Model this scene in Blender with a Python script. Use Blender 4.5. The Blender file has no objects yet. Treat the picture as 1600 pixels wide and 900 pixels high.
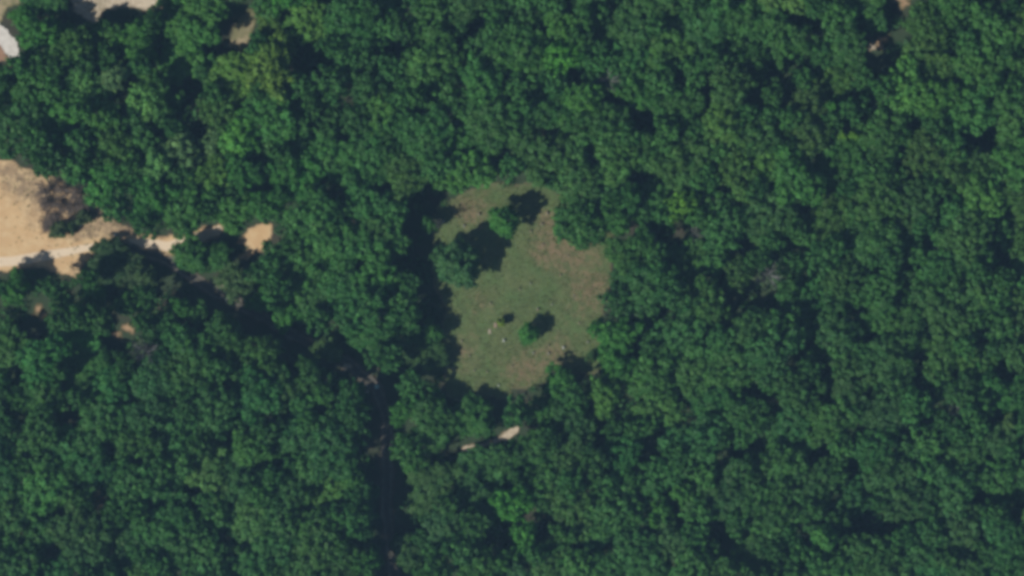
import bpy, math, random
import numpy as np
from mathutils import Vector

# ------------------------------------------------------------------ scene, camera, sky, sun, exposure
S = bpy.context.scene
COL = S.collection
MPP = 0.125                                  # metres on the ground per photo pixel
def W(px, py): return ((px - 800.0) * MPP, (450.0 - py) * MPP)

ALT = 800.0
cam_d = bpy.data.cameras.new('camera'); cam = bpy.data.objects.new('camera', cam_d); COL.objects.link(cam)
cam.location = (0, 0, ALT); cam.rotation_euler = (0, 0, 0)
cam_d.sensor_width = 36.0; cam_d.lens = 36.0 * ALT / 200.0
cam_d.clip_start = 1.0; cam_d.clip_end = 4000.0
S.camera = cam

SUN_EL = math.radians(43); SHADOW_AZ = math.radians(34)      # shadows run to the right and a little up
tx, ty = math.cos(SHADOW_AZ), math.sin(SHADOW_AZ)
world = bpy.data.worlds.new('World'); S.world = world; world.use_nodes = True
nt = world.node_tree; bg = nt.nodes['Background']
sky = nt.nodes.new('ShaderNodeTexSky'); sky.sky_type = 'NISHITA'; sky.sun_disc = False
sky.sun_elevation = SUN_EL; sky.sun_rotation = math.atan2(-tx, -ty)
nt.links.new(sky.outputs[0], bg.inputs[0]); bg.inputs[1].default_value = 0.05
sun_d = bpy.data.lights.new('sun', 'SUN'); sun_d.energy = 5.0; sun_d.angle = math.radians(0.53); sun_d.color = (1.0, 0.95, 0.86)
sun = bpy.data.objects.new('sun', sun_d); COL.objects.link(sun); sun.location = (-60, -40, 100)
sun.rotation_euler = Vector((tx * math.cos(SUN_EL), ty * math.cos(SUN_EL), -math.sin(SUN_EL))).to_track_quat('-Z', 'Y').to_euler()
S.view_settings.view_transform = 'Standard'; S.view_settings.look = 'None'
S.view_settings.exposure = 0.0; S.view_settings.gamma = 1.0; S.view_settings.use_curve_mapping = False
S.cycles.pixel_filter_type = 'BLACKMAN_HARRIS'; S.cycles.filter_width = 4.0     # soft sensor of a survey camera
S.cycles.max_bounces = 5; S.cycles.diffuse_bounces = 3; S.cycles.volume_bounces = 0
S.cycles.use_denoising = True

rng = np.random.default_rng(11); random.seed(11)

# ------------------------------------------------------------------ helpers
def tag(o, label=None, cat=None, group=None, kind=None):
    if label: o['label'] = label
    if cat: o['category'] = cat
    if group: o['group'] = group
    if kind: o['kind'] = kind
    return o
def link(name, me, parent=None):
    o = bpy.data.objects.new(name, me); COL.objects.link(o)
    if parent: o.parent = parent
    return o
def mesh_np(name, V, F, mat, attrs=None, smooth=False):
    V = np.asarray(V, dtype=np.float32); F = np.asarray(F, dtype=np.int32); k = F.shape[1]
    me = bpy.data.meshes.new(name)
    me.vertices.add(len(V)); me.vertices.foreach_set('co', V.ravel())
    me.loops.add(F.size); me.loops.foreach_set('vertex_index', F.ravel())
    me.polygons.add(len(F)); me.polygons.foreach_set('loop_start', np.arange(len(F), dtype=np.int32) * k)
    if smooth: me.polygons.foreach_set('use_smooth', np.ones(len(F), dtype=bool))
    for n, a in (attrs or {}).items():
        at = me.attributes.new(n, 'FLOAT', 'POINT'); at.data.foreach_set('value', np.asarray(a, dtype=np.float32))
    me.materials.append(mat); me.update(calc_edges=True); me.validate()
    return me
def _h(ix, iy, s):
    v = np.sin(ix * 127.1 + iy * 311.7 + s * 74.7) * 43758.5453
    return v - np.floor(v)
def vnoise(x, y, s=0):
    ix, iy = np.floor(x), np.floor(y); fx, fy = x - ix, y - iy
    fx = fx * fx * (3 - 2 * fx); fy = fy * fy * (3 - 2 * fy)
    a = _h(ix, iy, s) * (1 - fx) + _h(ix + 1, iy, s) * fx
    b = _h(ix, iy + 1, s) * (1 - fx) + _h(ix + 1, iy + 1, s) * fx
    return a * (1 - fy) + b * fy
def fbm(x, y, s=0, o=4):
    t = 0; a = .5; n = 0
    for k in range(o):
        t = t + a * vnoise(x * 2 ** k, y * 2 ** k, s + k); n += a; a *= .55
    return t / n
def sdist(P, poly):
    """signed distance, positive inside"""
    P = np.asarray(P, float); poly = np.asarray(poly, float)
    A = poly; B = np.roll(poly, -1, 0)
    inside = np.zeros(len(P), bool); d = np.full(len(P), 1e9)
    for a, b in zip(A, B):
        e = b - a; w = P - a
        t = np.clip((w @ e) / max(e @ e, 1e-9), 0, 1)
        d = np.minimum(d, np.hypot(*(w - t[:, None] * e).T))
        c = ((a[1] > P[:, 1]) != (b[1] > P[:, 1]))
        with np.errstate(divide='ignore', invalid='ignore'):
            xi = (b[0] - a[0]) * (P[:, 1] - a[1]) / (b[1] - a[1]) + a[0]
        inside ^= c & (P[:, 0] < xi)
    return np.where(inside, d, -d)
def ldist(P, line):
    P = np.asarray(P, float); d = np.full(len(P), 1e9)
    for a, b in zip(line[:-1], line[1:]):
        a = np.array(a, float); b = np.array(b, float); e = b - a; w = P - a
        t = np.clip((w @ e) / max(e @ e, 1e-9), 0, 1)
        d = np.minimum(d, np.hypot(*(w - t[:, None] * e).T))
    return d
def box(v, f, c, s, rz=0.0, taper=1.0):
    b = len(v); cr, sr = math.cos(rz), math.sin(rz)
    for z in (-1, 1):
        k = taper if z > 0 else 1
        for x, y in ((-1, -1), (1, -1), (1, 1), (-1, 1)):
            X, Y = x * s[0] / 2 * k, y * s[1] / 2 * k
            v.append((c[0] + X * cr - Y * sr, c[1] + X * sr + Y * cr, c[2] + z * s[2] / 2))
    for q in ((0, 3, 2, 1), (4, 5, 6, 7), (0, 1, 5, 4), (1, 2, 6, 5), (2, 3, 7, 6), (3, 0, 4, 7)): f.append([b + i for i in q])
def tube(v, f, pts, rad, n=7):
    b = len(v); pts = [Vector(p) for p in pts]
    for i, p in enumerate(pts):
        d = (pts[min(i + 1, len(pts) - 1)] - pts[max(i - 1, 0)]).normalized()
        u = d.cross(Vector((0.3, 1, 0.1))).normalized(); w = d.cross(u)
        for k in range(n):
            a = 2 * math.pi * k / n
            v.append(tuple(p + (u * math.cos(a) + w * math.sin(a)) * rad[i]))
    for i in range(len(pts) - 1):
        for k in range(n):
            f.append([b + i * n + k, b + i * n + (k + 1) % n, b + (i + 1) * n + (k + 1) % n, b + (i + 1) * n + k])
def mesh_py(name, v, f, mat):
    me = bpy.data.meshes.new(name); me.from_pydata(v, [], f); me.materials.append(mat); me.update(); return me

ONES = 'zero one two three four five six seven eight nine ten eleven twelve thirteen fourteen fifteen sixteen seventeen eighteen nineteen'.split()
TENS = '. . twenty thirty forty fifty sixty seventy eighty ninety'.split()
def words(n): return 'hundred' if n >= 100 else ONES[n] if n < 20 else TENS[n // 10] + ('-' + ONES[n % 10] if n % 10 else '')
def place(px, py): return '%s percent across, %s percent down' % (words(round(px / 16)), words(round(py / 9)))

# ------------------------------------------------------------------ materials
def new_mat(name):
    m = bpy.data.materials.new(name); m.use_nodes = True; t = m.node_tree
    return m, t, t.nodes['Principled BSDF']
def N(t, typ, **kw):
    n = t.nodes.new(typ)
    for k, v in kw.items(): setattr(n, k, v)
    return n
def mixc(t, fac, a, b, blend='MIX'):
    n = N(t, 'ShaderNodeMix', data_type='RGBA', blend_type=blend)
    for s, x in ((0, fac), (6, a), (7, b)):
        if hasattr(x, 'links') or isinstance(x, bpy.types.NodeSocket): t.links.new(x, n.inputs[s])
        else: n.inputs[s].default_value = x if s == 0 else (*x, 1)
    return n.outputs[2]
def math_n(t, op, a, b=0.0, c=None):
    n = N(t, 'ShaderNodeMath', operation=op); n.use_clamp = False
    for i, x in enumerate((a, b) + ((c,) if c is not None else ())):
        if isinstance(x, bpy.types.NodeSocket): t.links.new(x, n.inputs[i])
        else: n.inputs[i].default_value = x
    return n.outputs[0]
def noise(t, scale, detail=4, rough=.55, vec=None):
    n = N(t, 'ShaderNodeTexNoise'); n.inputs['Scale'].default_value = scale; n.inputs['Detail'].default_value = detail
    n.inputs['Roughness'].default_value = rough
    if vec is None: vec = N(t, 'ShaderNodeTexCoord').outputs['Object']
    t.links.new(vec, n.inputs['Vector']); return n.outputs['Fac']
def attr(t, name): return N(t, 'ShaderNodeAttribute', attribute_name=name).outputs['Fac']
def ramp(t, x, lo, hi):
    n = N(t, 'ShaderNodeMapRange', interpolation_type='SMOOTHSTEP')
    t.links.new(x, n.inputs[0]); n.inputs[1].default_value = lo; n.inputs[2].default_value = hi
    return n.outputs[0]

def leaf_material(name, trans=.22):
    m, t, p = new_mat(name)
    oc = N(t, 'ShaderNodeObjectInfo')
    tint = attr(t, 'tint'); hue = attr(t, 'hue')
    c = mixc(t, hue, (0.88, 1.02, 0.84), (1.14, 1.08, 0.66))
    c = mixc(t, 1.0, oc.outputs['Color'], c, 'MULTIPLY')
    vm = N(t, 'ShaderNodeVectorMath', operation='SCALE'); t.links.new(c, vm.inputs[0]); t.links.new(tint, vm.inputs['Scale'])
    col = vm.outputs[0]
    t.links.new(col, p.inputs['Base Color']); p.inputs['Roughness'].default_value = .62
    p.inputs['Specular IOR Level'].default_value = .25
    tr = N(t, 'ShaderNodeBsdfTranslucent'); t.links.new(col, tr.inputs[0])
    ms = N(t, 'ShaderNodeMixShader'); ms.inputs[0].default_value = trans
    t.links.new(p.outputs[0], ms.inputs[1]); t.links.new(tr.outputs[0], ms.inputs[2])
    t.links.new(ms.outputs[0], t.nodes['Material Output'].inputs[0])
    return m
LEAF = leaf_material('leaf')
def plain(name, a, b, scale=3.0, rough=.85, bump=0.0):
    m, t, p = new_mat(name)
    f = ramp(t, noise(t, scale), .3, .7)
    t.links.new(mixc(t, f, a, b), p.inputs['Base Color']); p.inputs['Roughness'].default_value = rough
    if bump:
        bn = N(t, 'ShaderNodeBump'); bn.inputs['Strength'].default_value = bump; t.links.new(noise(t, scale * 4), bn.inputs['Height'])
        t.links.new(bn.outputs[0], p.inputs['Normal'])
    return m
BARK = plain('bark', (0.10, 0.075, 0.05), (0.20, 0.16, 0.12), 4, .9, .5)
GREYWOOD = plain('weathered_wood', (0.13, 0.135, 0.135), (0.22, 0.22, 0.215), 5, .9, .4)
BRUSH = plain('dry_brush', (0.085, 0.068, 0.055), (0.17, 0.135, 0.11), 2, .9, .4)
STONE_W = plain('white_stone', (0.42, 0.46, 0.46), (0.56, 0.58, 0.56), 6, .7)
STONE_G = plain('grey_stone', (0.24, 0.25, 0.24), (0.36, 0.36, 0.33), 6, .8)
STONE_T = plain('tan_stone', (0.24, 0.21, 0.16), (0.36, 0.31, 0.23), 6, .8)
STONE_P = plain('pink_stone', (0.24, 0.17, 0.13), (0.32, 0.23, 0.18), 6, .8)
TEAL = plain('teal_paint', (0.16, 0.36, 0.36), (0.30, 0.52, 0.50), 5, .5)
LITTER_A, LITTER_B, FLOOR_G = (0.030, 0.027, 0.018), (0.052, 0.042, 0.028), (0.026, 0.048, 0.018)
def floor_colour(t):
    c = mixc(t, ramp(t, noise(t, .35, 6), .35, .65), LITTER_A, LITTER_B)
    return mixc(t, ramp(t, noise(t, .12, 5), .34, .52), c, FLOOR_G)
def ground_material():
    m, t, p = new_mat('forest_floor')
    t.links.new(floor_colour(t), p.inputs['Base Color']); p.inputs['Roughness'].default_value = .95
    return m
def sheet_material(name, a, b, c, d, s1=.25, s2=1.6, edge_w=(.10, .75), edge_to=None, amp=1.9):
    """a/b: two tones of the surface; c: patches where attribute mix is high; d: fine tone"""
    m, t, p = new_mat(name)
    col = mixc(t, ramp(t, noise(t, s1, 5), .36, .64), a, b)
    mx = math_n(t, 'ADD', attr(t, 'patch'), math_n(t, 'MULTIPLY', math_n(t, 'SUBTRACT', noise(t, .7, 7, .65), .5), amp))
    col = mixc(t, ramp(t, mx, .1, .9), col, c)
    col = mixc(t, math_n(t, 'MULTIPLY', ramp(t, noise(t, s2, 4, .7), .42, .66), .8), col, d)
    col = mixc(t, ramp(t, math_n(t, 'ADD', attr(t, 'pale'), math_n(t, 'MULTIPLY', math_n(t, 'SUBTRACT', noise(t, .9, 5), .5), .6)), .15, .8), col, (0.66, 0.54, 0.40))
    e = math_n(t, 'ADD', attr(t, 'edge'), math_n(t, 'MULTIPLY', math_n(t, 'SUBTRACT', noise(t, .55, 6), .5), .9))
    col = mixc(t, ramp(t, e, *edge_w), edge_to if edge_to else floor_colour(t), col)
    t.links.new(col, p.inputs['Base Color']); p.inputs['Roughness'].default_value = .95
    p.inputs['Specular IOR Level'].default_value = .1
    bn = N(t, 'ShaderNodeBump'); bn.inputs['Strength'].default_value = .35; bn.inputs['Distance'].default_value = .1
    t.links.new(noise(t, 2.5, 5), bn.inputs['Height']); t.links.new(bn.outputs[0], p.inputs['Normal'])
    return m

# ------------------------------------------------------------------ layout in photo pixels
CLEAR = [(688,332),(705,322),(750,303),(775,297),(800,298),(852,300),(864,312),(900,330),(945,330),(950,375),(945,420),(938,468),(932,490),
         (928,545),(938,572),(925,575),(895,575),(878,562),(850,590),(830,595),(795,600),(790,615),(755,612),(706,616),(702,600),(706,560),
         (700,520),(706,480),(690,445),(682,420),(686,380)]
LOT = [(-160,235),(-20,248),(0,252),(30,260),(58,272),(95,290),(135,306),(158,330),(178,348),(205,360),(222,370),(250,376),(270,374),(300,366),
       (322,358),(342,354),(342,367),(312,375),(290,382),(268,394),(248,388),(215,384),(196,372),(160,374),(148,384),(146,396),(132,408),(122,430),(96,420),
       (60,414),(30,417),(-20,420),(-160,425)]
TRACK = [(120,400),(200,385),(262,405),(330,452),(400,490),(470,530),(545,568),(588,606),(605,650),(605,720),(604,800),(614,880),(625,1050)]
SAND = [(388,358),(410,350),(424,352),(420,376),(412,392),(402,394),(386,404),(378,402),(388,386),(376,380),(384,372)]
STRIP = [(722,706),(727,699),(742,695),(766,689),(782,682),(796,672),(810,666),(808,675),(790,687),(765,695),(738,702)]
TANLOT = [(108,-80),(262,-80),(250,-10),(247,12),(206,11),(190,9),(180,13),(160,11),(150,24),(148,34),(132,28),(118,12),(108,-10)]
TANB = [(372,34),(390,18),(397,24),(393,44),(387,72),(376,72),(360,70),(364,56)]
DRIVE = [(-60,-10),(-25,25),(2,52),(22,84),(46,112)]
NOOK = [(-60,-60),(30,-60),(30,6),(10,14),(0,34),(-60,30)]
REDBANK = [(-60,50),(-6,62),(4,76),(14,92),(-60,98)]
SPOTS = [('R1', (1378,64), 8, 8), ('R2', (1412,2), 15, 7), ('O1', (62,488), 8, 11), ('O2', (202,512), 7, 8), ('O3', (180,524), 8, 5), ('T1', (820,790), 8, 4),
         ('T2', (542,572), 4, 3), ('T3', (345,449), 6, 3), ('T4', (1362,73), 9, 4)]
def ell(c, a, b, n=18, rot=-.4):
    o = []
    for k in range(n):
        t = k * 2 * math.pi / n; m = 1 + .32 * math.sin(2 * t + c[0]) + .22 * math.sin(3 * t + c[1]) + .15 * math.sin(5 * t + c[0] * 2)
        o.append((c[0] + a * m * math.cos(t + rot), c[1] + b * m * math.sin(t + rot)))
    return o
DRIVE_POLY = [(-62,0),(-27,33),(-6,56),(12,90),(40,116),(52,108),(30,78),(10,46),(-22,16),(-55,-20)]
OPEN = [CLEAR, LOT, SAND, STRIP, TANLOT, TANB, [(-62,0),(-6,56),(14,92),(30,82),(10,46),(-55,-20)], NOOK, REDBANK] + [ell(c, a, b) for _, c, a, b in SPOTS]

# ------------------------------------------------------------------ the setting
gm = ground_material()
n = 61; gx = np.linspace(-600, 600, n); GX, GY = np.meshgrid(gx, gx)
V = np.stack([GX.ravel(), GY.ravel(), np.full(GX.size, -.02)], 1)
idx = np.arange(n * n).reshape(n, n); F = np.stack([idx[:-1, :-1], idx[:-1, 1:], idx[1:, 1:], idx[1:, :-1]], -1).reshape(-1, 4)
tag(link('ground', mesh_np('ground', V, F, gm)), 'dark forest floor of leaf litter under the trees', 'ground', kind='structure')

def sheet(name, poly_px, mat, z, label, cat, cell=.4, grow=1.2, patch=None, edge_m=2.2, bumps=.05, seed=0):
    poly = np.array([W(*p) for p in poly_px]); lo = poly.min(0) - grow - 1; hi = poly.max(0) + grow + 1
    xs = np.arange(lo[0], hi[0], cell); ys = np.arange(lo[1], hi[1], cell); X, Y = np.meshgrid(xs, ys)
    P = np.stack([X.ravel(), Y.ravel()], 1)
    d = sdist(P, poly) + grow + (fbm(P[:, 0] * .5, P[:, 1] * .5, seed) - .5) * 1.6
    Z = z + bumps * (fbm(P[:, 0] * .25, P[:, 1] * .25, seed + 5) - .5)
    I = np.arange(len(P)).reshape(X.shape)
    F = np.stack([I[:-1, :-1], I[:-1, 1:], I[1:, 1:], I[1:, :-1]], -1).reshape(-1, 4)
    F = F[(d[F] > 0).all(1)]
    used = np.unique(F); re = np.zeros(len(P), int); re[used] = np.arange(len(used)); F = re[F]
    P = P[used]; d = d[used]
    pa = patch(P) if patch else np.zeros(len(P))
    me = mesh_np(name, np.column_stack([P, Z[used]]), F, mat, {'edge': np.clip(d / edge_m, 0, 1), 'patch': np.clip(pa, -.5, 1), 'pale': np.clip(-pa - .5, 0, 1)}, smooth=True)
    return tag(link(name, me), label, cat, kind='structure')
def blobs(lst):
    def f(P):
        r = np.zeros(len(P))
        for px, py, rr, w in lst:
            c = W(px, py); q = np.hypot(P[:, 0] - c[0], P[:, 1] - c[1]) / (rr * MPP)
            r += w * np.exp(-q * q)
        return np.clip(r, -1, 1)
    return f
LAWN = sheet_material('dry_lawn', (0.122, 0.150, 0.064), (0.094, 0.154, 0.056), (0.210, 0.158, 0.095), (0.086, 0.112, 0.048), .22, .8, (.05, .5), (0.12, 0.11, 0.06))
sheet('grass_clearing', CLEAR, LAWN, .05, 'dry brownish green lawn of the clearing in the middle of the forest', 'lawn', .4, 1.6,
      blobs([(735,330,32,.85),(850,395,30,.65),(900,390,45,.75),(930,450,26,.6),(905,470,40,.4),(760,475,30,.5),(720,545,26,.45),(815,580,32,.75),(870,555,34,.7),
             (855,345,20,.75),(735,575,30,.3),(800,480,40,-.4),(840,450,40,-.35),(715,380,25,-.4),(740,600,22,-.3)]), 2.2, .16, 3)
DIRT = sheet_material('pale_sand', (0.56, 0.385, 0.21), (0.51, 0.34, 0.185), (0.265, 0.195, 0.125), (0.60, 0.445, 0.26), .12, .5, (.05, .65), (0.20, 0.15, 0.09), 1.0)
sheet('sandy_lot', LOT, DIRT, .05, 'open sandy lot narrowing into a pale dirt track', 'sand', .4, .9,
      lambda P: blobs([(30,282,34,.75),(60,300,30,.6),(165,345,40,.95),(135,320,26,.8),(140,360,22,.55),(190,365,22,.8),(110,378,25,.4),(55,345,22,.4),(125,425,18,.7),(0,262,22,.4)])(P)
      - 2.2 * np.exp(-(ldist(P, [W(*p) for p in ((-100,416),(20,408),(90,396),(150,384),(205,377),(262,385),(300,374),(342,360))]) / 1.0) ** 2), 1.6, .14, 9)
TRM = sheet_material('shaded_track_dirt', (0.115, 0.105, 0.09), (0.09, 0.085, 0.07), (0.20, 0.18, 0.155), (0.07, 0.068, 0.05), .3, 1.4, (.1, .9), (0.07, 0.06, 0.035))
def ribbon(line, h):
    L = [np.array(p, float) for p in line]; a = []; b = []
    for i, p in enumerate(L):
        d = L[min(i + 1, len(L) - 1)] - L[max(i - 1, 0)]; d /= np.hypot(*d); nn = np.array([-d[1], d[0]])
        a.append(tuple(p + nn * h)); b.append(tuple(p - nn * h))
    return a + b[::-1]
def ruts(P):
    d = ldist(P, [W(*p) for p in TRACK]); return .95 * np.exp(-((d - .85) / .32) ** 2)
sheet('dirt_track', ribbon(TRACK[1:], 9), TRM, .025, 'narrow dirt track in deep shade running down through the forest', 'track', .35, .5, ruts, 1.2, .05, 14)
PALE = sheet_material('pale_dirt', (0.52, 0.44, 0.33), (0.42, 0.345, 0.25), (0.30, 0.25, 0.17), (0.60, 0.52, 0.41), .4, 1.3, (.1, .7), (0.16, 0.13, 0.08))
ORANGE = sheet_material('orange_dirt', (0.40, 0.26, 0.155), (0.33, 0.215, 0.125), (0.22, 0.165, 0.095), (0.46, 0.33, 0.21), .4, 1.3, (.25, 1.0), (0.10, 0.09, 0.045))
OLIVE = sheet_material('dry_grass', (0.235, 0.205, 0.115), (0.18, 0.17, 0.09), (0.40, 0.32, 0.21), (0.15, 0.16, 0.08), .3, 1.3, (.1, .7), (0.11, 0.11, 0.05))
sheet('sand_patch', SAND, DIRT, .05, 'bright bare sand patch among the trees past the track end', 'sand', .25, .5, None, 1.3, .05, 21)
sheet('dirt_strip', STRIP, PALE, .05, 'short pale dirt strip between trees south of the clearing', 'dirt', .25, .35, None, 1.0, .05, 22)
sheet('field_edge', TANLOT, PALE, .05, 'pale bare field edge touching the top of the picture', 'field', .4, .8, blobs([(128,5,14,.6),(150,12,16,.95),(165,0,10,.5),(248,0,12,.5)]), 1.6, .06, 23)
sheet('dry_grass_patch', TANB, OLIVE, .05, 'small dry grass gap among trees near the top', 'grass patch', .3, .7, blobs([(380,68,10,.9),(392,40,8,.6),(362,68,8,.7)]), 1.3, .05, 24)
sheet('yard_edge', NOOK, OLIVE, .05, 'tan yard corner beside the pale driveway', 'yard', .4, .6, blobs([(0,20,30,.7)]), 1.3, .05, 25)
sheet('red_bank', REDBANK, plain('red_soil', (0.24, 0.135, 0.085), (0.32, 0.20, 0.13), 1.2, .95), .03, 'reddish brown soil bank beside the pale driveway', 'soil', .4, .6, None, 1.3, .05, 26)
sheet('driveway', DRIVE_POLY, plain('pale_gravel', (0.50, 0.475, 0.44), (0.62, 0.595, 0.56), 1.2, .9), .075, 'whitish gravel driveway cutting the corner of the picture', 'driveway', .25, .1, None, 1.0, .03, 27)
for k, c, a, b in SPOTS:
    nm = {'R': ('bare_soil', ORANGE, 'orange bare soil showing through a gap'), 'O': ('bare_soil', ORANGE, 'orange sandy soil showing through a gap'), 'T': ('dirt_patch', PALE, 'pale dirt showing through a gap')}[k[0]]
    sheet(nm[0], ell(c, a, b), nm[1], .045, '%s at %s' % (nm[2], place(*c)), 'soil', .25, .5, None, 1.0, .04, int(c[0]))

# ------------------------------------------------------------------ leaf geometry
def leaves(P, Nn, size, rg, tint, hue):
    """folded rhombus leaf clumps at P facing Nn"""
    n = len(P); Nn = Nn / np.linalg.norm(Nn, axis=1, keepdims=True)
    r = rg.normal(size=(n, 3)); U = np.cross(Nn, r); U /= np.linalg.norm(U, axis=1, keepdims=True); Wd = np.cross(Nn, U)
    s = size[:, None]; w = s * rg.uniform(.55, .95, (n, 1)); fold = Nn * s * rg.uniform(.12, .4, (n, 1))
    V = np.stack([P - U * s, P + Wd * w + fold, P + U * s, P - Wd * w + fold], 1).reshape(-1, 3)
    b = np.arange(n)[:, None] * 4
    F = np.concatenate([b + np.array([0, 2, 1]), b + np.array([0, 3, 2])], 0)
    return V, F, np.repeat(tint, 4), np.repeat(hue, 4)

def crown_arrays(seed, nl=84, semi=.8, cz=1.35, per=150, size=(.042, .088), lobe=(.10, .23), skirt=-.45, fill=180, conic=0.0):
    rg = np.random.default_rng(seed)
    ph = rg.uniform(0, 6.28, 3); am = rg.uniform(.10, .28, 2); am2 = rg.uniform(.05, .15)
    out = []
    k = 0
    while len(out) < nl and k < nl * 30:
        k += 1
        d = rg.normal(size=3); d /= np.linalg.norm(d)
        if d[2] < skirt: continue
        th = math.atan2(d[1], d[0])
        asym = 1 + am[0] * math.sin(2 * th + ph[0]) + am[1] * math.sin(3 * th + ph[1]) + am2 * math.sin(5 * th + ph[2])
        lr = rg.uniform(*lobe); rr = (1 - lr * .8) * rg.uniform(.60, 1.10)
        h = (d[2] + 1) / 2
        hor = asym * (1 - conic * h)
        p = np.array([d[0] * rr * hor, d[1] * rr * hor, cz + d[2] * rr * semi * rg.uniform(.85, 1.15) + rg.normal() * .10])
        if all(np.linalg.norm(p - q[0]) > .58 * (lr + q[1]) for q in out): out.append((p, lr, d))
    Ps, Ns, Ss, Ts, Hs = [], [], [], [], []
    for p, lr, d in out:
        m = int(per * (lr / .28) ** 2)
        v = rg.normal(size=(m, 3)); v[:, 2] += .45; v += d * .5; v /= np.linalg.norm(v, axis=1, keepdims=True)
        rad = lr * np.abs(rg.normal(.80, .36, (m, 1))) * np.array([1, 1, .7])
        Ps.append(p + v * rad); Ns.append(v + rg.normal(size=(m, 3)) * .45 + np.array([0, 0, .25]))
        Ss.append(rg.uniform(*size, m)); lt = rg.uniform(.78, 1.22); lh = rg.uniform(.2, .8)
        Ts.append(lt * rg.uniform(.8, 1.2, m)); Hs.append(np.clip(lh + rg.normal(size=m) * .15, 0, 1))
    m = fill
    v = rg.normal(size=(m, 3)); v /= np.linalg.norm(v, axis=1, keepdims=True)
    Ps.append(v * rg.uniform(.15, .68, (m, 1)) * np.array([1, 1, semi * .8]) + np.array([0, 0, cz - .1])); Ns.append(v + rg.normal(size=(m, 3)) * .6)
    Ss.append(rg.uniform(size[0] * 1.2, size[1] * 1.5, m)); Ts.append(rg.uniform(.7, 1.1, m)); Hs.append(rg.uniform(.2, .8, m))
    P = np.concatenate(Ps)
    return leaves(P, np.concatenate(Ns), np.concatenate(Ss), rg, np.concatenate(Ts), np.concatenate(Hs)) + (out, cz)
def trunk_mesh(name, lobes, cz, seed, mat, rb=.055):
    rg = random.Random(seed); v = []; f = []
    lean = [rg.uniform(-.05, .05) for _ in range(2)]
    top = cz + .15
    path = [(0, 0, -.03), (lean[0] * .1, lean[1] * .2, .12), (lean[0] * .6, lean[1] * .5, top * .4), (lean[0], lean[1], top * .7), (lean[0] * 1.4, lean[1] * .8, top)]
    tube(v, f, path, [rb * 1.5, rb, rb * .8, rb * .55, rb * .22], 8)
    for q in rg.sample(lobes, min(9, len(lobes))):
        p = q[0]; z0 = min(top * rg.uniform(.45, .75), p[2] - .1); t0 = z0 / top
        s = Vector((lean[0] * t0, lean[1] * t0, z0)); e = Vector(p) * .92
        mid = s.lerp(e, .5) + Vector((rg.uniform(-.05, .05), rg.uniform(-.05, .05), rg.uniform(0, .08)))
        tube(v, f, [s, mid, e], [rb * .42, rb * .28, rb * .1], 5)
    return mesh_py(name, v, f, mat)
PROTO = []
specs = [dict(seed=1), dict(seed=2, nl=94, semi=.95, cz=1.6), dict(seed=3, nl=66, lobe=(.14, .28), semi=.7, cz=1.25), dict(seed=4, nl=110, lobe=(.09, .20), semi=.9, cz=1.5),
         dict(seed=5, nl=90, semi=1.05, cz=1.75, conic=.3), dict(seed=6, nl=76, semi=.75), dict(seed=7, nl=120, lobe=(.08, .19)), dict(seed=8, nl=90, semi=.85, cz=1.45),
         dict(seed=9, nl=60, lobe=(.14, .30), semi=.85), dict(seed=10, nl=100, lobe=(.10, .22), semi=1.0, cz=1.7)]
for sp in specs:
    v, f, ti, hu, lobes, cz = crown_arrays(**sp)
    PROTO.append((mesh_np('crown', v, f, LEAF, {'tint': ti, 'hue': hu}), trunk_mesh('trunk', lobes, cz, sp['seed'], BARK)))
CANOPY = []                                     # crowns of closed forest: broad, flat and ragged
for k, (nl, lb, sm) in enumerate([(105, (.09, .20), .50), (90, (.10, .22), .60), (125, (.08, .17), .45), (80, (.11, .25), .55), (110, (.08, .21), .62), (95, (.10, .19), .40), (120, (.08, .18), .55), (85, (.10, .24), .48)]):
    v, f, ti, hu, lobes, cz = crown_arrays(200 + k, nl=nl, lobe=lb, semi=sm, cz=2.0, per=165, size=(.042, .086), skirt=-.25, fill=260)
    CANOPY.append((mesh_np('crown', v, f, LEAF, {'tint': ti, 'hue': hu}), trunk_mesh('trunk', lobes, cz, 200 + k, BARK, .045), float(v[:, 2].max())))
SHRUB = []
for sd in (31, 32, 33):
    v, f, ti, hu, lobes, cz = crown_arrays(sd, nl=16, semi=.8, cz=.75, per=70, size=(.09, .17), lobe=(.26, .42), skirt=-.8, fill=150)
    SHRUB.append((mesh_np('crown', v, f, LEAF, {'tint': ti, 'hue': hu}), trunk_mesh('trunk', lobes, .7, sd, BARK, .04)))

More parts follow.
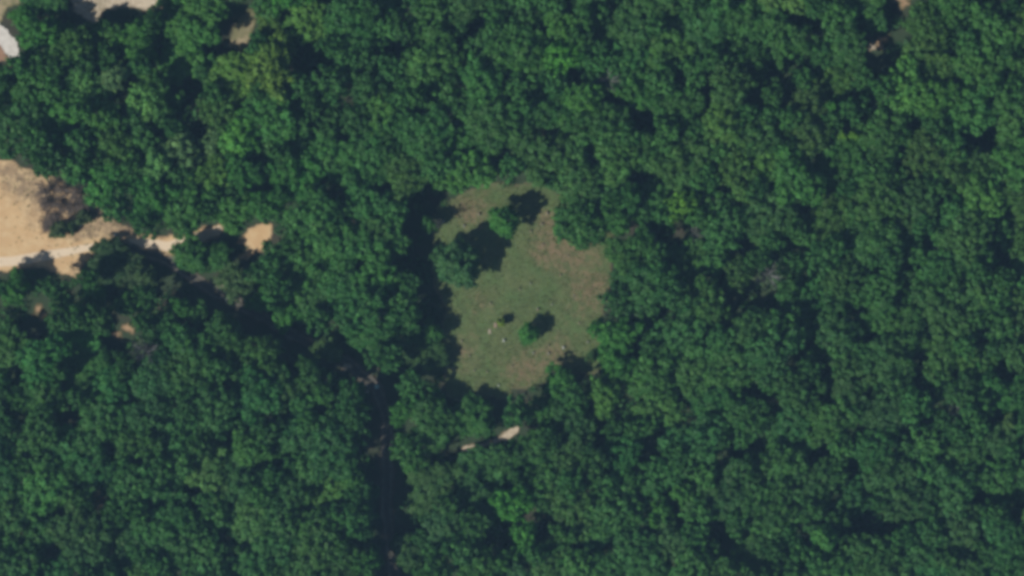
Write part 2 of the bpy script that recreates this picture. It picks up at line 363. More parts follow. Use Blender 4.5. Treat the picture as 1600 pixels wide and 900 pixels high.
# ------------------------------------------------------------------ where the trees stand
# dark gaps of the canopy in the photo: no tall crown here (px, py, r)
DARK = [(946,343,20),(835,325,8),(810,612,10),(655,340,26),(662,400,30),(690,470,26),(672,592,24),(655,460,16),(1000,185,30),(960,168,14),(1178,160,20),(303,145,22),(312,195,20),(200,28,16),(272,60,18),(352,40,16),
        (372,8,18),(385,160,18),(465,168,17),(478,75,14),(508,102,14),(612,68,16),(740,28,14),(716,80,18),(650,180,14),(780,245,18),(845,55,14),(846,108,16),(1055,32,14),(1260,45,22),
        (1250,98,14),(1360,105,18),(1362,165,14),(1425,195,18),(1545,205,14),(1160,382,18),(1212,402,14),(1132,500,18),(1146,458,16),(1190,482,14),(1015,500,14),(1420,425,22),
        (1310,472,14),(1282,580,18),(1422,582,16),(1520,530,14),(1460,620,18),(1438,660,14),(1310,622,14),(1540,655,14),(1332,722,14),(1342,812,20),(1382,832,16),(1582,770,14),
        (1190,620,13),(1200,690,14),(1272,712,18),(1140,715,14),(1058,652,14),(1010,702,14),(1130,840,14),(856,655,14),(936,680,20),(692,702,24),(716,752,18),(765,840,14),
        (572,690,14),(560,830,12),(230,440,16),(60,428,14),(40,470,14),(352,682,20),(302,790,14),(202,625,14),(1030,360,12),(1240,330,12),(1095,130,10),(985,640,14),(450,640,12),
        (430,720,12),(110,640,12),(60,700,12),(160,780,12),(80,860,12),(480,790,12),(960,850,14),(1210,120,12),(1480,300,12),(1300,300,12),(1560,400,12)]
SUNGAP = [(345,76,16),(352,50,14),(38,502,16),(176,532,14),(188,528,12),(1355,80,15),(1392,16,16),(1380,90,10),(12,104,10),(806,800,7),(150,30,8),(1362,82,10),(395,398,10),(375,402,8)]
# trees that can be told apart (px, py, r, height factor, colour, label)
DEEP, MID, LITE, YEL, GREYG, BLUE = (0.031,0.104,0.031), (0.037,0.130,0.031), (0.046,0.172,0.035), (0.130,0.310,0.050), (0.115,0.225,0.105), (0.031,0.112,0.041)
NAMED = [
 (715,412,40,.66,(0.040,0.120,0.045),'large dull green tree inside the clearing, casting a big round shadow'),
 (786,347,26,.84,LITE,'bright green tree at the clearing top with a long dark shadow'),
 (903,347,41,.95,MID,'large round tree jutting into the clearing from its north-east corner'),
 (826,521,18,.66,LITE,'small round tree standing alone in the lower middle of the clearing'),
 (738,652,37,.42,MID,'wide tree between the clearing bottom and the pale dirt strip'),
 (872,598,25,.75,LITE,'light green tree poking up at the clearing bottom edge'),
 (852,640,26,.75,MID,'green tree directly above the right end of the pale dirt strip'),
 (960,520,32,1.1,LITE,'bright green tree bulging into the east side of the clearing'),
 (965,570,30,1.1,LITE,'bright tree just outside the south-east corner of the clearing'),
 (968,345,24,1.2,MID,'narrow tree at the north-east corner beside the shaded notch'),
 (1064,317,25,1.7,YEL,'single yellow-green tree glowing in the dark forest east of the clearing'),
 (880,92,29,1.45,(0.070,0.250,0.042),'vivid green round tree in the forest above the clearing'),
 (802,782,28,1.45,(0.062,0.240,0.042),'vivid green tree in the forest below the pale dirt strip'),
 (822,832,22,1.3,(0.058,0.215,0.042),'smaller vivid green tree just below a tiny pale dirt gap'),
 (1282,835,26,1.4,(0.056,0.190,0.050),'light green tree near the bottom edge in the right third'),
 (1030,795,24,1.4,(0.058,0.190,0.042),'light green tree near the bottom below the clearing east side'),
 (1066,770,22,1.3,(0.058,0.180,0.042),'light green tree beside a dark gap right of the bottom middle'),
 (432,108,38,1.25,(0.090,0.175,0.036),'olive yellow-green tree right of the small dry grass gap'),
 (430,44,25,1.1,(0.080,0.165,0.036),'olive green tree touching the small dry grass gap'),
 (575,130,30,1.1,DEEP,'round even-textured dark tree in the upper middle forest'),
 (155,140,28,1.3,(0.105,0.270,0.090),'pale green tree in the upper forest at the picture left'),
 (186,126,20,1.6,(0.140,0.260,0.135),'pale grey-green slim tree in the upper left forest'),
 (235,157,32,1.3,(0.100,0.260,0.080),'pale green spreading tree in the upper left forest'),
 (290,235,30,1.3,GREYG,'hazy grey-green tree upper left of the sandy lot road'),
 (250,258,28,1.3,(0.100,0.255,0.090),'pale mint green tree in the forest over the sandy lot'),
 (340,225,24,1.3,GREYG,'small hazy grey-green tree above the track end'),
 (68,56,33,1.0,LITE,'large bright tree hanging over the pale driveway'),
 (37,26,20,.8,LITE,'bright round tree in the corner beside the pale driveway'),
 (150,455+10,19,.9,LITE,'small bright round tree south of the sandy lot'),
 (200,475,18,.9,MID,'small round tree right of a small bright one below the lot'),
 (30,452,24,1.0,LITE,'bright round tree below the sandy lot at the left edge'),
 (285,480,18,1.0,LITE,'small bright round tree below the shaded track start'),
 (172,414,33,.55,(0.036,0.085,0.036),'dark broad tree filling the wedge below the sandy road'),
 (217,432,27,.55,(0.040,0.085,0.034),'olive dark tree in the wedge beneath the sandy road'),
 (300,400,29,.6,MID,'low green tree between the pale road end and the shaded track'),
 (338,402,24,.6,MID,'low green tree left of the bare sand patch'),
 (372,442,30,.7,(0.05,0.105,0.038),'olive tree right below the bare sand patch'),
 (412,470,24,.8,LITE,'green tree along the upper side of the shaded track'),
 (450,492,24,.8,LITE,'bright tree on the upper rim of the shaded track'),
 (515,545,20,.8,(0.06,0.13,0.045),'light tree on the upper rim of the track before its bend'),
 (630,640,22,.9,LITE,'bright tree at the outer side of the track bend'),
 (640,705,30,1.0,MID,'round tree right of the straight shaded track'),
 (640,860,24,1.0,(0.045,0.12,0.042),'light tree right of the track at the bottom edge'),
 (672,520,18,.75,MID,'small lit tree inside the dark west rim of the clearing'),
 (672,350,16,.75,MID,'little tree in the dark gap north-west of the clearing'),
 (2,138,24,1.0,MID,'green tree at the picture edge between the driveway and the sandy lot'),
 (574,872,27,1.6,MID,'tall green tree on the west side of the track near the bottom edge'),
 (1310,212,7,3.6,(0.21,0.42,0.06),'tiny bright yellow treetop in the right forest'),
 (1331,213,8,3.4,(0.15,0.33,0.05),'tiny lime treetop beside a tiny yellow one in the right forest'),
 (1290,172,7,3.5,(0.09,0.30,0.07),'tiny mint treetop above two tiny yellow ones'),
 (1566,660,10,3.0,(0.13,0.25,0.10),'small pale mint treetop by the right picture edge'),
 (1150,425,26,1.1,(0.05,0.125,0.036),'light green tree left of the grey bare branches in the east forest'),
]
RIM = []                                       # tall trees along the lower side of the track keep it in shade
for (ax, ay), (bx_, by_) in zip(TRACK[2:-1], TRACK[3:]):
    L = math.hypot(bx_ - ax, by_ - ay); nx, ny = -(by_ - ay) / L, (bx_ - ax) / L; k = 0.0
    while k < L and ay + (by_ - ay) * k / L < 1000:
        r = random.uniform(24, 31); RIM.append((ax + (bx_ - ax) * k / L + nx * (r + 11), ay + (by_ - ay) * k / L + ny * (r + 11), r)); k += r * 1.7
RIM = [q for i, q in enumerate(RIM) if all(math.hypot(q[0] - p[0], q[1] - p[1]) > 36 for p in RIM[:i]) and ldist([(q[0], q[1])], TRACK)[0] > q[2] + 6
       and all(math.hypot(q[0] - a[0], q[1] - a[1]) > .6 * (q[2] + a[2]) for a in NAMED)]
placed = [(a[0], a[1], a[2] * 1.22) for a in NAMED] + RIM
OPENW = [np.array(p, float) for p in OPEN]
DK = np.array(DARK, float); SG = np.array(SUNGAP, float)
FX, FY = np.meshgrid(np.arange(-420, 2020, 4.0), np.arange(-420, 1320, 4.0)); FP = np.stack([FX.ravel(), FY.ravel()], 1)
def field(polys, off=0): return np.max([sdist(FP, np.array(q, float)) + o for q, o in polys], 0).reshape(FX.shape)
def look(f, px, py): return f[min(max(int(round((py + 420) / 4)), 0), f.shape[0] - 1), min(max(int(round((px + 420) / 4)), 0), f.shape[1] - 1)]
F_OPEN = field([(q, 0) for q in OPEN]); F_TRACK = ldist(FP, TRACK).reshape(FX.shape)
def ok_open(px, py, r, k=.90):
    if look(F_OPEN, px, py) > -r * k: return False
    if py > 385 and look(F_TRACK, px, py) < 21 + r * .92: return False
    return True
BARE = [(232,548,24),(1195,432,24),(952,132,20),(1085,366,16),(1488,642,18),(684,350,10),(640,25,16)]
for b in BARE: placed.append((b[0], b[1], b[2] * .9))
COT = 1 / math.tan(SUN_EL)
F_LIT = field([(q, 0) for q in (TANLOT, TANB, SAND, STRIP, DRIVE_POLY, REDBANK)] + [(ell(c, a, b), 2) for _, c, a, b in SPOTS])
F_LOT = field([(LOT, -7)]); F_CLEAR = field([(CLEAR, -9)])
def sun_height(px, py, r, h):
    """trees on the sunny side of a lit opening are the lower ones"""
    west_rim = py < 480 and px < 700 and not 285 < py < 400
    while h > 4.2:
        bad = False
        for fr in (.95, .7, .45):
            L = h * fr * COT / MPP; qx, qy = px + tx * L, py - ty * L
            if look(F_LIT, qx, qy) > -r * .62 or look(F_LOT, qx, qy) > -r * .35 or (not west_rim and look(F_CLEAR, qx, qy) > -r * .6): bad = True; break
        if not bad: return h
        h -= .8
    return h
auto = []
def throw(n, rlo, rhi, sep, margin, dark=True):
    for _ in range(n):
        px = random.uniform(-margin, 1600 + margin); py = random.uniform(-margin, 900 + margin); r = random.uniform(rlo, rhi)
        q = np.array(placed); d = np.hypot(q[:, 0] - px, q[:, 1] - py)
        if (d < sep * (q[:, 2] + r)).any(): continue
        if (np.hypot(SG[:, 0] - px, SG[:, 1] - py) < SG[:, 2] * .8 + r * .8).any(): continue
        if dark and (np.hypot(DK[:, 0] - px, DK[:, 1] - py) < DK[:, 2] * .62 + r * .70).any(): continue
        if not ok_open(px, py, r): continue
        placed.append((px, py, r)); auto.append((px, py, r))
throw(1000, 36, 44, .72, 34)
throw(3500, 28, 37, .66, 30)
throw(9000, 17, 28, .60, 24)
# only what shows in the frame counts as a single tree
auto = [a for a in auto if -a[2] * .7 < a[0] < 1600 + a[2] * .7 and -a[2] * .7 < a[1] < 900 + a[2] * .7]
auto.sort(key=lambda a: -a[2])
print('TREES named', len(NAMED), 'auto', len(auto))
MAXT = 318 - len(NAMED) - len(RIM)
small_rest = auto[MAXT:]; auto = auto[:MAXT]

def tint_at(px, py):
    """the canopy's own greens drift over the photo: fresher up left, olive up right, bluish low"""
    u = px / 1600; v = py / 900
    base = np.array(MID) * .62 + np.array(DEEP) * .38
    fresh = max(0, 1 - math.hypot((u - .12) / .33, (v - .15) / .42)); olive = max(0, 1 - math.hypot((u - .95) / .45, (v - .15) / .55))
    cool = max(0, min(1, (v - .45) * 1.6))
    c = base * (1 - fresh) + np.array((0.050, 0.165, 0.035)) * fresh
    c = c * (1 - .40 * olive) + np.array((0.062, 0.134, 0.035)) * .40 * olive
    c = c * (1 - .6 * cool) + np.array(BLUE) * .6 * cool
    n1 = float(fbm(np.array([px / 130.0]), np.array([py / 130.0]), 3)[0]) - .5
    c = c * (1 + .45 * n1)
    c = c * np.array([random.uniform(.84, 1.24), random.uniform(.90, 1.12), random.uniform(.85, 1.16)]) * random.uniform(.88, 1.14)
    if random.random() < .09: c = c * np.array([1.5, 1.36, 1.25])
    return tuple(c)
def put_tree(name, px, py, r, hf, col, label, group, proto=None, cat='tree'):
    x, y = W(px, py); rm = r * MPP; ro = bpy.data.objects.new(name, None); COL.objects.link(ro)
    ro.empty_display_size = .5; ro.location = (x, y, 0)
    ro.rotation_euler = (random.uniform(-.05, .05), random.uniform(-.05, .05), random.uniform(0, 6.28))
    sz = rm * hf * (1.0 + max(0, (3.6 - rm)) * .16)
    ro.scale = (rm * random.uniform(.92, 1.16), rm * random.uniform(.88, 1.08), sz)
    cm, tm = proto or random.choice(PROTO)
    c = link('crown', cm, ro); c.color = (*col, 1); link('trunk', tm, ro)
    tag(ro, label, cat, group)
    return ro
def colour_word(c):
    r, g, b = c
    if r / g > .52: return 'olive'
    if g > .125: return 'bright green'
    if b / g > .46: return 'blue-green'
    if g < .075: return 'very dark green'
    if g < .092: return 'dark green'
    return 'mid green'
def size_word(r): return 'large' if r > 37 else 'medium' if r > 28.5 else 'small'
LAND = [('the clearing', np.array(CLEAR, float)), ('the sandy lot', np.array(LOT, float)), ('the bare sand patch', np.array(SAND, float)), ('the pale dirt strip', np.array(STRIP, float)),
        ('the pale field edge', np.array(TANLOT, float)), ('the small dry grass gap', np.array(TANB, float)), ('the pale driveway', np.array(DRIVE_POLY, float))]
seen = {}
def describe(px, py, r, col):
    P = np.array([[px, py]]); best = None
    for nm, q in LAND:
        d = -sdist(P, q)[0] - r
        if d < 14 and (best is None or d < best[0]): best = (d, nm, q)
    dt = ldist(P, TRACK)[0] - r - 18
    pos = place(px, py)
    sw = size_word(r)
    if best and best[0] < dt:
        c = best[2].mean(0); a = math.degrees(math.atan2(c[1] - py, px - c[0])) % 360
        side = ['east', 'north-east', 'north', 'north-west', 'west', 'south-west', 'south', 'south-east'][int((a + 22.5) // 45) % 8]
        return '%s %s tree edging %s, %s' % (sw, colour_word(col), best[1], pos)
    if dt < 12 and py > 385: return '%s %s tree beside the shaded track, %s' % (sw, colour_word(col), pos)
    return '%s %s tree in the forest, %s' % (sw, colour_word(col), pos)
def clampp(v, a): return max(.5, min(a - .5, v))
GROUP = 'trees of the forest around the clearing'
for i, (px, py, r, hf, col, lab) in enumerate(NAMED):
    put_tree('broadleaf_tree', px, py, r, hf, col, lab, GROUP, PROTO[4 if i in (0, 1, 3) else i % len(PROTO)])
for px, py, r in RIM:
    col = tint_at(px, py); put_tree('broadleaf_tree', px, py, r, random.uniform(1.5, 1.75), col, describe(px, clampp(py, 900), r, col), GROUP)
for px, py, r in auto:
    col = tint_at(px, py); lab = describe(clampp(px, 1600), clampp(py, 900), r, col)
    pr = random.choice(CANOPY); top = sun_height(px, py, r, random.gauss(10.6, 1.45) + (r - 30) * .05)
    hf = top / pr[2] / (r * MPP * (1.0 + max(0, (3.6 - r * MPP)) * .16))
    put_tree('broadleaf_tree', px, py, r, hf, col, lab, GROUP, pr[:2])

# shrubs that stand alone
SHRUBS = [(783,504,7.5,1.15,(0.16,0.24,0.04),'lone little yellowish shrub in the clearing with a small dark shadow'),
          (924,556,8,1.0,(0.04,0.10,0.034),'dark little bush at the clearing south-east corner'),
          (132,340,12,.9,(0.05,0.085,0.04),'grey-green bush on the east flank of the brush heap'),
          (92,360,14,.8,(0.06,0.095,0.042),'low green bush at the south foot of the brush heap'),
          (112,356,9,.9,(0.04,0.08,0.035),'dark bush in the hollow of the brush heap'),
          (150,388,8,.7,(0.05,0.09,0.035),'small bush where the sandy road leaves the lot')]
for i, (px, py, r, hf, col, lab) in enumerate(SHRUBS):
    put_tree('shrub', px, py, r, hf, col, lab, 'low shrubs on open ground', SHRUB[i % 3], 'shrub')

# ------------------------------------------------------------------ bare grey trees
def bare_proto(seed):
    rg = random.Random(seed); v = []; f = []
    tube(v, f, [(0, 0, -.03), (.02, .01, .5), (.05, -.02, 1.2), (.02, .03, 1.9)], [.07, .05, .035, .012], 8)
    tm = mesh_py('trunk', v, f, GREYWOOD); v = []; f = []
    for k in range(16):
        a = k * 2.4 + rg.uniform(-.3, .3); z0 = .6 + 1.1 * k / 16; L = rg.uniform(.55, 1.0) * (1.15 - .4 * k / 16)
        s = Vector((.03, 0, z0)); d = Vector((math.cos(a), math.sin(a), rg.uniform(.3, 1.1))); e = s + d * L * rg.uniform(.5, 1.1)
        m = s.lerp(e, .5) + Vector((rg.uniform(-.06, .06), rg.uniform(-.06, .06), .04))
        tube(v, f, [s, m, e], [.022, .015, .006], 5)
        for j in range(9):
            t = rg.uniform(.3, .98); b = s.lerp(e, t); dd = d + Vector((rg.uniform(-1, 1), rg.uniform(-1, 1), rg.uniform(-.2, .6)))
            tube(v, f, [b, b + dd * .14, b + dd * .26 + Vector((0, 0, .03))], [.015, .011, .004], 4)
    return tm, mesh_py('branches', v, f, GREYWOOD)
BP = [bare_proto(51), bare_proto(52)]
v, f, ti, hu, _, _ = crown_arrays(77, nl=22, semi=.8, cz=1.2, per=30, fill=60, skirt=-.6)
SPARSE = mesh_np('sparse_leaves', v, f, LEAF, {'tint': ti, 'hue': hu})
blab = ['pale grey half-bare tree in the forest below the sandy lot', 'grey bare-branched tree in the forest east of the clearing', 'thin grey bare tree in the forest north of the clearing',
        'small grey snag near the forest edge north-east of the clearing', 'brownish grey bare tree in the lower right forest', 'thin grey snag at the clearing north-west corner', 'grey half-bare tree near the top middle of the picture']
for i, (px, py, r) in enumerate(BARE):
    x, y = W(px, py); rm = r * MPP; ro = bpy.data.objects.new('bare_tree', None); COL.objects.link(ro); ro.location = (x, y, 0)
    ro.rotation_euler = (0, 0, i * 1.3); ro.scale = (rm, rm, rm * 1.5 + 1.2)
    tm, bm = BP[i % 2]; link('trunk', tm, ro); link('branches', bm, ro); c = link('crown', SPARSE, ro); c.color = (0.09, 0.145, 0.09, 1)
    tag(ro, blab[i], 'bare tree', 'bare grey trees among the green ones')

# ------------------------------------------------------------------ brush heap on the sandy lot
heap = bpy.data.objects.new('brush_heap', None); COL.objects.link(heap); hx, hy = W(98, 322); heap.location = (hx, hy, 0)
tag(heap, 'large heap of dry brown brush on the sandy lot', 'brush heap')
twigs = []
for k in range(5):
    rg = random.Random(90 + k); v = []; f = []
    tube(v, f, [(-1.1, 0, 0), (-.3, rg.uniform(-.1, .1), .12), (.5, rg.uniform(-.2, .2), .05), (1.2, rg.uniform(-.3, .3), .2)], [.07, .055, .04, .012], 5)
    for j in range(6):
        x0 = rg.uniform(-.6, 1.0); s = rg.choice((-1, 1))
        tube(v, f, [(x0, 0, .08), (x0 + .25, s * .25, .16), (x0 + .5, s * rg.uniform(.35, .6), rg.uniform(.1, .4))], [.03, .022, .007], 4)
    twigs.append(mesh_py('branch', v, f, BRUSH))
heaps = [(70,298,13,2.6),(72,318,10,2.0),(95,298,15,2.2),(118,306,15,2.6),(90,322,17,1.8),(112,326,16,1.7),(82,342,13,1.2),(128,322,11,1.9),(76,352,9,.8)]
for k in range(290):
    c = random.choice(heaps); a = random.uniform(0, 6.28); q = abs(random.gauss(0, .55)) ; q = min(q, 1.15)
    x, y = W(c[0], c[1]); x += math.cos(a) * q * c[2] * MPP; y += math.sin(a) * q * c[2] * MPP
    b = link('branch', random.choice(twigs), heap); z = c[3] * (1 - .75 * q * q) * random.uniform(.25, 1.0)
    b.location = (x - hx, y - hy, max(.1, z)); b.rotation_euler = (random.uniform(-.5, .5), random.uniform(-.6, .6), random.uniform(0, 6.28))
    s = random.uniform(.8, 1.25); b.scale = (s, s, s * 1.3)

# ------------------------------------------------------------------ stone markers in the clearing
def marker_protos(mat):
    v = []; f = []; box(v, f, (0, 0, .08), (.62, .34, .16), 0, .92); base = mesh_py('base', v, f, mat)
    v = []; f = []; n = 9; w, t, h = .24, .07, .72
    prof = [(-w, .16), (-w, h - .1)] + [(-w * math.cos(math.pi * k / n), h - .1 + .16 * math.sin(math.pi * k / n)) for k in range(1, n)] + [(w, h - .1), (w, .16)]
    for y in (-t, t): v += [(x, y, z) for x, z in prof]
    m = len(prof); f.append(list(range(m))); f.append(list(range(2 * m - 1, m - 1, -1)))
    for k in range(m): f.append([k, m + k, m + (k + 1) % m, (k + 1) % m])
    return base, mesh_py('tablet', v, f, mat)
MP = {k: marker_protos(m) for k, m in (('white', STONE_W), ('grey', STONE_G), ('tan', STONE_T), ('pinkish', STONE_P))}
MARK = [(787,532,'white',.9),(880,543,'white',.85),(840,483,'tan',.9),(748,335,'tan',1.0),(693,346,'white',1.1),(717,374,'grey',.8),(725,353,'grey',.8),(766,474,'tan',.8),
        (721,533,'tan',.75),(833,551,'grey',.7),(857,552,'grey',.75),(857,540,'tan',.7),(918,534,'grey',.7),(706,576,'tan',.8),(779,602,'white',.65),(761,581,'tan',.6),
        (829,443,'grey',.6),(855,333,'tan',1.0),(829,361,'tan',.7),(875,430,'pinkish',.7),(897,462,'grey',.55),(862,476,'grey',.55),(848,382,'pinkish',.7),(741,579,'tan',.7),(812,452,'tan',.6),(887,400,'tan',.6),(905,505,'tan',.65),(733,556,'tan',.65),(800,572,'tan',.65),(846,350,'tan',.8)]
for px, py, k, s in MARK:
    x, y = W(px, py); ro = bpy.data.objects.new('stone_marker', None); COL.objects.link(ro); ro.location = (x, y, .03)
    ro.rotation_euler = (random.uniform(-.05, .05), random.uniform(-.05, .05), math.pi / 2 + random.uniform(-.15, .15)); ro.scale = (s, s, s)
    b, t = MP[k]; link('base', b, ro); link('tablet', t, ro)
    tag(ro, 'small %s stone marker in the clearing, %s' % (k, place(px, py)), 'stone marker', 'stone markers in the clearing')
# two flat pinkish slabs by the lone shrub
for px, py, lab in ((774,508,'flat pinkish stone slab close to the lone little shrub'), (765,518,'flat pale tan stone slab lower-left of the lone little shrub')):
    v = []; f = []; box(v, f, (0, 0, .09), (.5, .95, .14), 0, .94)
    o = link('stone_slab', mesh_py('stone_slab', v, f, STONE_P if px > 770 else STONE_T)); x, y = W(px, py); o.location = (x, y, .06)
    tag(o, lab, 'stone slab', 'flat slabs in the clearing')

# ------------------------------------------------------------------ rocks and a box along the tracks
def rock_mesh(seed, mat):
    rg = np.random.default_rng(seed); v = []; f = []; nu, nv = 9, 6
    for j in range(nv + 1):
        ph = math.pi * j / nv
        for i in range(nu):
            th = 2 * math.pi * i / nu; k = 1 + .22 * math.sin(3 * th + seed) * math.sin(ph) + rg.uniform(-.1, .1)
            v.append((math.sin(ph) * math.cos(th) * k, math.sin(ph) * math.sin(th) * k * .8, math.cos(ph) * .6 * k + .35))
    for j in range(nv):
        for i in range(nu): f.append([j * nu + i, (j + 1) * nu + i, (j + 1) * nu + (i + 1) % nu, j * nu + (i + 1) % nu])
    return mesh_py('rock', v, f, mat)
for i, (px, py, s, m, lab) in enumerate([(181,366,.42,STONE_W,'small white rock on the brown verge of the sandy lot'), (355,467,.5,STONE_G,'grey rock in the shade of the track'),
        (783,826,.62,STONE_W,'pale rock in a dark gap near the bottom middle'), (574,612,.42,STONE_T,'small tan rock beside the bend of the shaded track'), (423,419,.4,STONE_T,'small tan rock in the shadow below the bare sand patch'),
        (88,507,.5,STONE_G,'small grey rock right of the orange soil gap below the lot')]):
    o = link('rock', rock_mesh(i + 3, m)); x, y = W(px, py); o.location = (x, y, .02); o.scale = (s, s, s); o.rotation_euler = (0, 0, i * 1.1)
    tag(o, lab, 'rock')
bx0 = bpy.data.objects.new('storage_box', None); COL.objects.link(bx0); x, y = W(589, 604); bx0.location = (x, y, .02); bx0.rotation_euler = (0, 0, .2)
v = []; f = []; box(v, f, (0, 0, .3), (.8, .7, .6)); link('body', mesh_py('body', v, f, TEAL), bx0)
v = []; f = []; box(v, f, (0, 0, .63), (.88, .78, .06)); link('lid', mesh_py('lid', v, f, TEAL), bx0)
tag(bx0, 'small pale teal box beside the bend of the shaded track', 'box')

# ------------------------------------------------------------------ undergrowth, grass and the forest beyond the frame
def scatter_bushes(name, n, label, cat):
    Vs, Fs, Ts, Hs = [], [], [], []; b = 0; rg = np.random.default_rng(5)
    px = rg.uniform(-260, 1860, n); py = rg.uniform(-260, 1160, n); r = rg.gamma(3, 3.6, n) + 5; P = np.stack([px, py], 1)
    keep = np.ones(n, bool)
    fo = np.array([look(F_OPEN, a, b) for a, b in P]); keep &= fo < -r * .95 - 2
    keep &= np.array([look(F_TRACK, a, b) for a, b in P]) > 16 + r * .8
    px, py, r = px[keep], py[keep], r[keep]; n = len(px)
    r = np.minimum(r, 30); m = 42; C = np.stack([(px - 800) * MPP, (450 - py) * MPP], 1); R = r * MPP; H = R * rg.uniform(.9, 2.4, n); QP = np.stack([px, py], 1)
    low = np.zeros(n, bool)
    for a, b2, c2 in DARK: low |= np.hypot(px - a, py - b2) < c2 + 8
    for a, b2, c2 in SUNGAP: low |= np.hypot(px - a, py - b2) < c2 + 8
    H = np.minimum(np.where(low, H * .35, H), 4.5)
    H = np.where(fo[keep] > -45, np.minimum(H, 1.6), H)
    d = rg.normal(size=(n, m, 3)); d /= np.linalg.norm(d, axis=2, keepdims=True); d[:, :, 2] = np.abs(d[:, :, 2])
    pos = d * np.stack([R, R, H], 1)[:, None, :] * rg.uniform(.5, 1, (n, m, 1)); pos[:, :, :2] += C[:, None, :]; pos[:, :, 2] += .1
    tint = np.repeat(rg.uniform(.7, 1.25, n), m) * rg.uniform(.75, 1.25, n * m); hue = np.clip(np.repeat(rg.uniform(.1, .9, n), m) + rg.normal(size=n * m) * .12, 0, 1)
    V, F, t, h = leaves(pos.reshape(-1, 3), d.reshape(-1, 3) + rg.normal(size=(n * m, 3)) * .5 + np.array([0, 0, .3]), rg.uniform(.10, .24, n * m) * np.repeat(.6 + R * .45, m), rg, tint, hue)
    o = link(name, mesh_np(name, V, F, LEAF, {'tint': t, 'hue': h})); o.color = (0.034, 0.115, 0.036, 1); print('BUSHES', n, V.min(0), V.max(0))
    return tag(o, label, cat, kind='stuff')
scatter_bushes('undergrowth', 8600, 'dense low undergrowth and saplings filling gaps between the trees', 'undergrowth')

rg = np.random.default_rng(8); n = 24000
P = np.stack([rg.uniform(676, 955, n), rg.uniform(290, 622, n)], 1); k = (sdist(P, np.array(CLEAR, float)) > -8)
P = P[k]; gpx = np.stack([(P[:, 0] - 800) * MPP, (450 - P[:, 1]) * MPP, np.full(len(P), .10)], 1); n = len(P)
nn = rg.normal(size=(n, 3)) * .5 + np.array([0, 0, .7])
V, F, t, h = leaves(gpx, nn, rg.uniform(.05, .17, n), rg, np.clip(.45 + 1.1 * fbm(P[:, 0] / 9, P[:, 1] / 9, 41), .4, 1.6) * rg.uniform(.7, 1.3, n), rg.uniform(.2, 1, n))
g = link('grass', mesh_np('grass', V, F, LEAF, {'tint': t, 'hue': h})); g.color = (0.110, 0.148, 0.060, 1)
tag(g, 'short dry grass tufts growing over the clearing', 'grass', kind='stuff')

wp = np.stack([rg.uniform(-100, 215, 9000), rg.uniform(245, 432, 9000)], 1)
wq = np.stack([(wp[:, 0] - 800) * MPP, (450 - wp[:, 1]) * MPP], 1)
dens = blobs([(30,282,34,.45),(60,300,30,.35),(165,345,40,.4),(135,320,30,.4),(140,360,24,.6),(110,378,25,.5),(55,345,22,.4),(125,425,18,.6)])(wq)
kk = (sdist(wp, np.array(LOT, float)) > -6) & (rg.uniform(0, 1, len(wp)) < dens * .35 + .012); wq = wq[kk]; n = len(wq)
V, F, t, h = leaves(np.column_stack([wq, np.full(n, .13)]), rg.normal(size=(n, 3)) * .5 + np.array([0, 0, .7]), rg.uniform(.07, .22, n), rg, rg.uniform(.7, 1.25, n), rg.uniform(.3, 1, n))
g = link('weeds', mesh_np('weeds', V, F, LEAF, {'tint': t, 'hue': h})); g.color = (0.095, 0.125, 0.05, 1)
tag(g, 'thin weeds scattered over the sandy lot', 'weeds', kind='stuff')
LOW = []
for sd in (61, 62, 63):
    LOW.append(crown_arrays(sd, nl=46, per=62, lobe=(.12, .26), size=(.07, .13), fill=120, semi=.55, cz=2.0, skirt=-.25)[:4])
far = list(small_rest)
pl = list(placed)
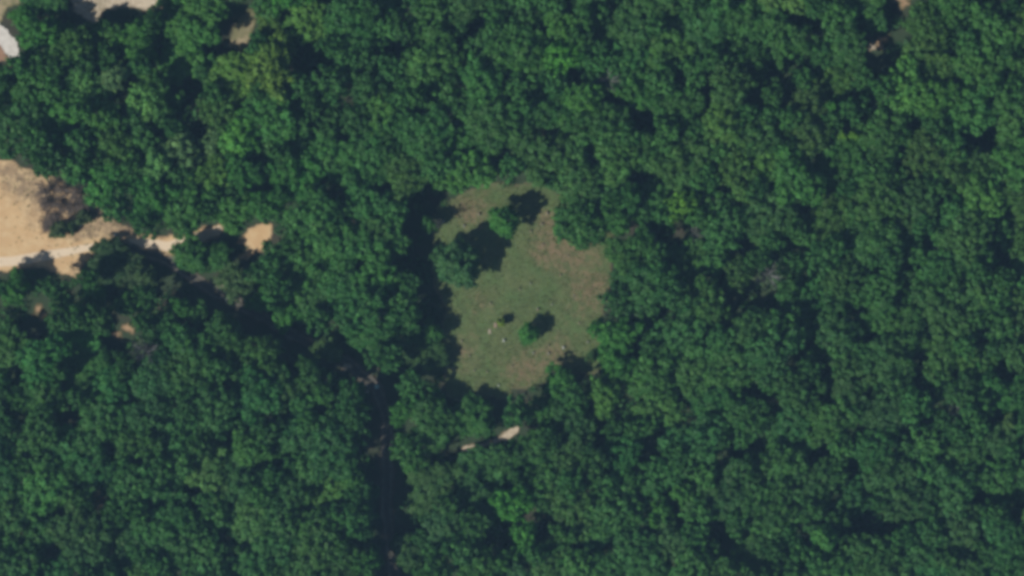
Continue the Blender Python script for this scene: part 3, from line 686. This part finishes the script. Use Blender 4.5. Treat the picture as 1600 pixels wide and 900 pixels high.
for _ in range(5000):
    px = random.uniform(-280, 1880); py = random.uniform(-280, 1180); r = random.uniform(30, 44)
    if -r * .7 < px < 1600 + r * .7 and -r * .7 < py < 900 + r * .7: continue
    q = np.array(pl); d = np.hypot(q[:, 0] - px, q[:, 1] - py)
    if (d < .82 * (q[:, 2] + r)).any() or not ok_open(px, py, r): continue
    pl.append((px, py, r)); far.append((px, py, r))
Vs, Fs, Ts, Hs = [], [], [], []; b = 0
for i, (px, py, r) in enumerate(far):
    v, f, ti, hu = LOW[i % 3]; x, y = W(px, py); rm = r * MPP; a = random.uniform(0, 6.28); ca, sa = math.cos(a), math.sin(a)
    hz = sun_height(px, py, r, random.gauss(10.2, 1.4)) / 2.55
    Vs.append(np.stack([x + (v[:, 0] * ca - v[:, 1] * sa) * rm, y + (v[:, 0] * sa + v[:, 1] * ca) * rm, v[:, 2] * hz], 1)); Fs.append(f + b); b += len(v)
    Ts.append(ti * random.uniform(.75, 1.25)); Hs.append(np.clip(hu + random.uniform(-.25, .25), 0, 1))
fo = link('forest', mesh_np('forest', np.concatenate(Vs), np.concatenate(Fs), LEAF, {'tint': np.concatenate(Ts), 'hue': np.concatenate(Hs)})); fo.color = (0.038, 0.130, 0.038, 1)
tag(fo, 'dense green forest continuing past the picture edges', 'forest', kind='stuff')
print('FAR', len(far), 'small rest', len(small_rest))

# ------------------------------------------------------------------ the air between the survey aircraft and the ground
v = []; f = []; box(v, f, (0, 0, (ALT + 10 - 1.5) / 2), (1300, 1300, ALT + 11.5))
hm = bpy.data.materials.new('haze'); hm.use_nodes = True; t = hm.node_tree
t.nodes.remove(t.nodes['Principled BSDF'])
pv = N(t, 'ShaderNodeVolumePrincipled'); pv.inputs['Color'].default_value = (0.34, 0.62, 0.98, 1); pv.inputs['Density'].default_value = 0.070 / ALT; pv.inputs['Anisotropy'].default_value = 0.0
t.links.new(pv.outputs[0], t.nodes['Material Output'].inputs['Volume'])
tag(link('haze', mesh_py('haze', v, f, hm)), 'thin bluish haze in the air over the forest', 'haze', kind='stuff')
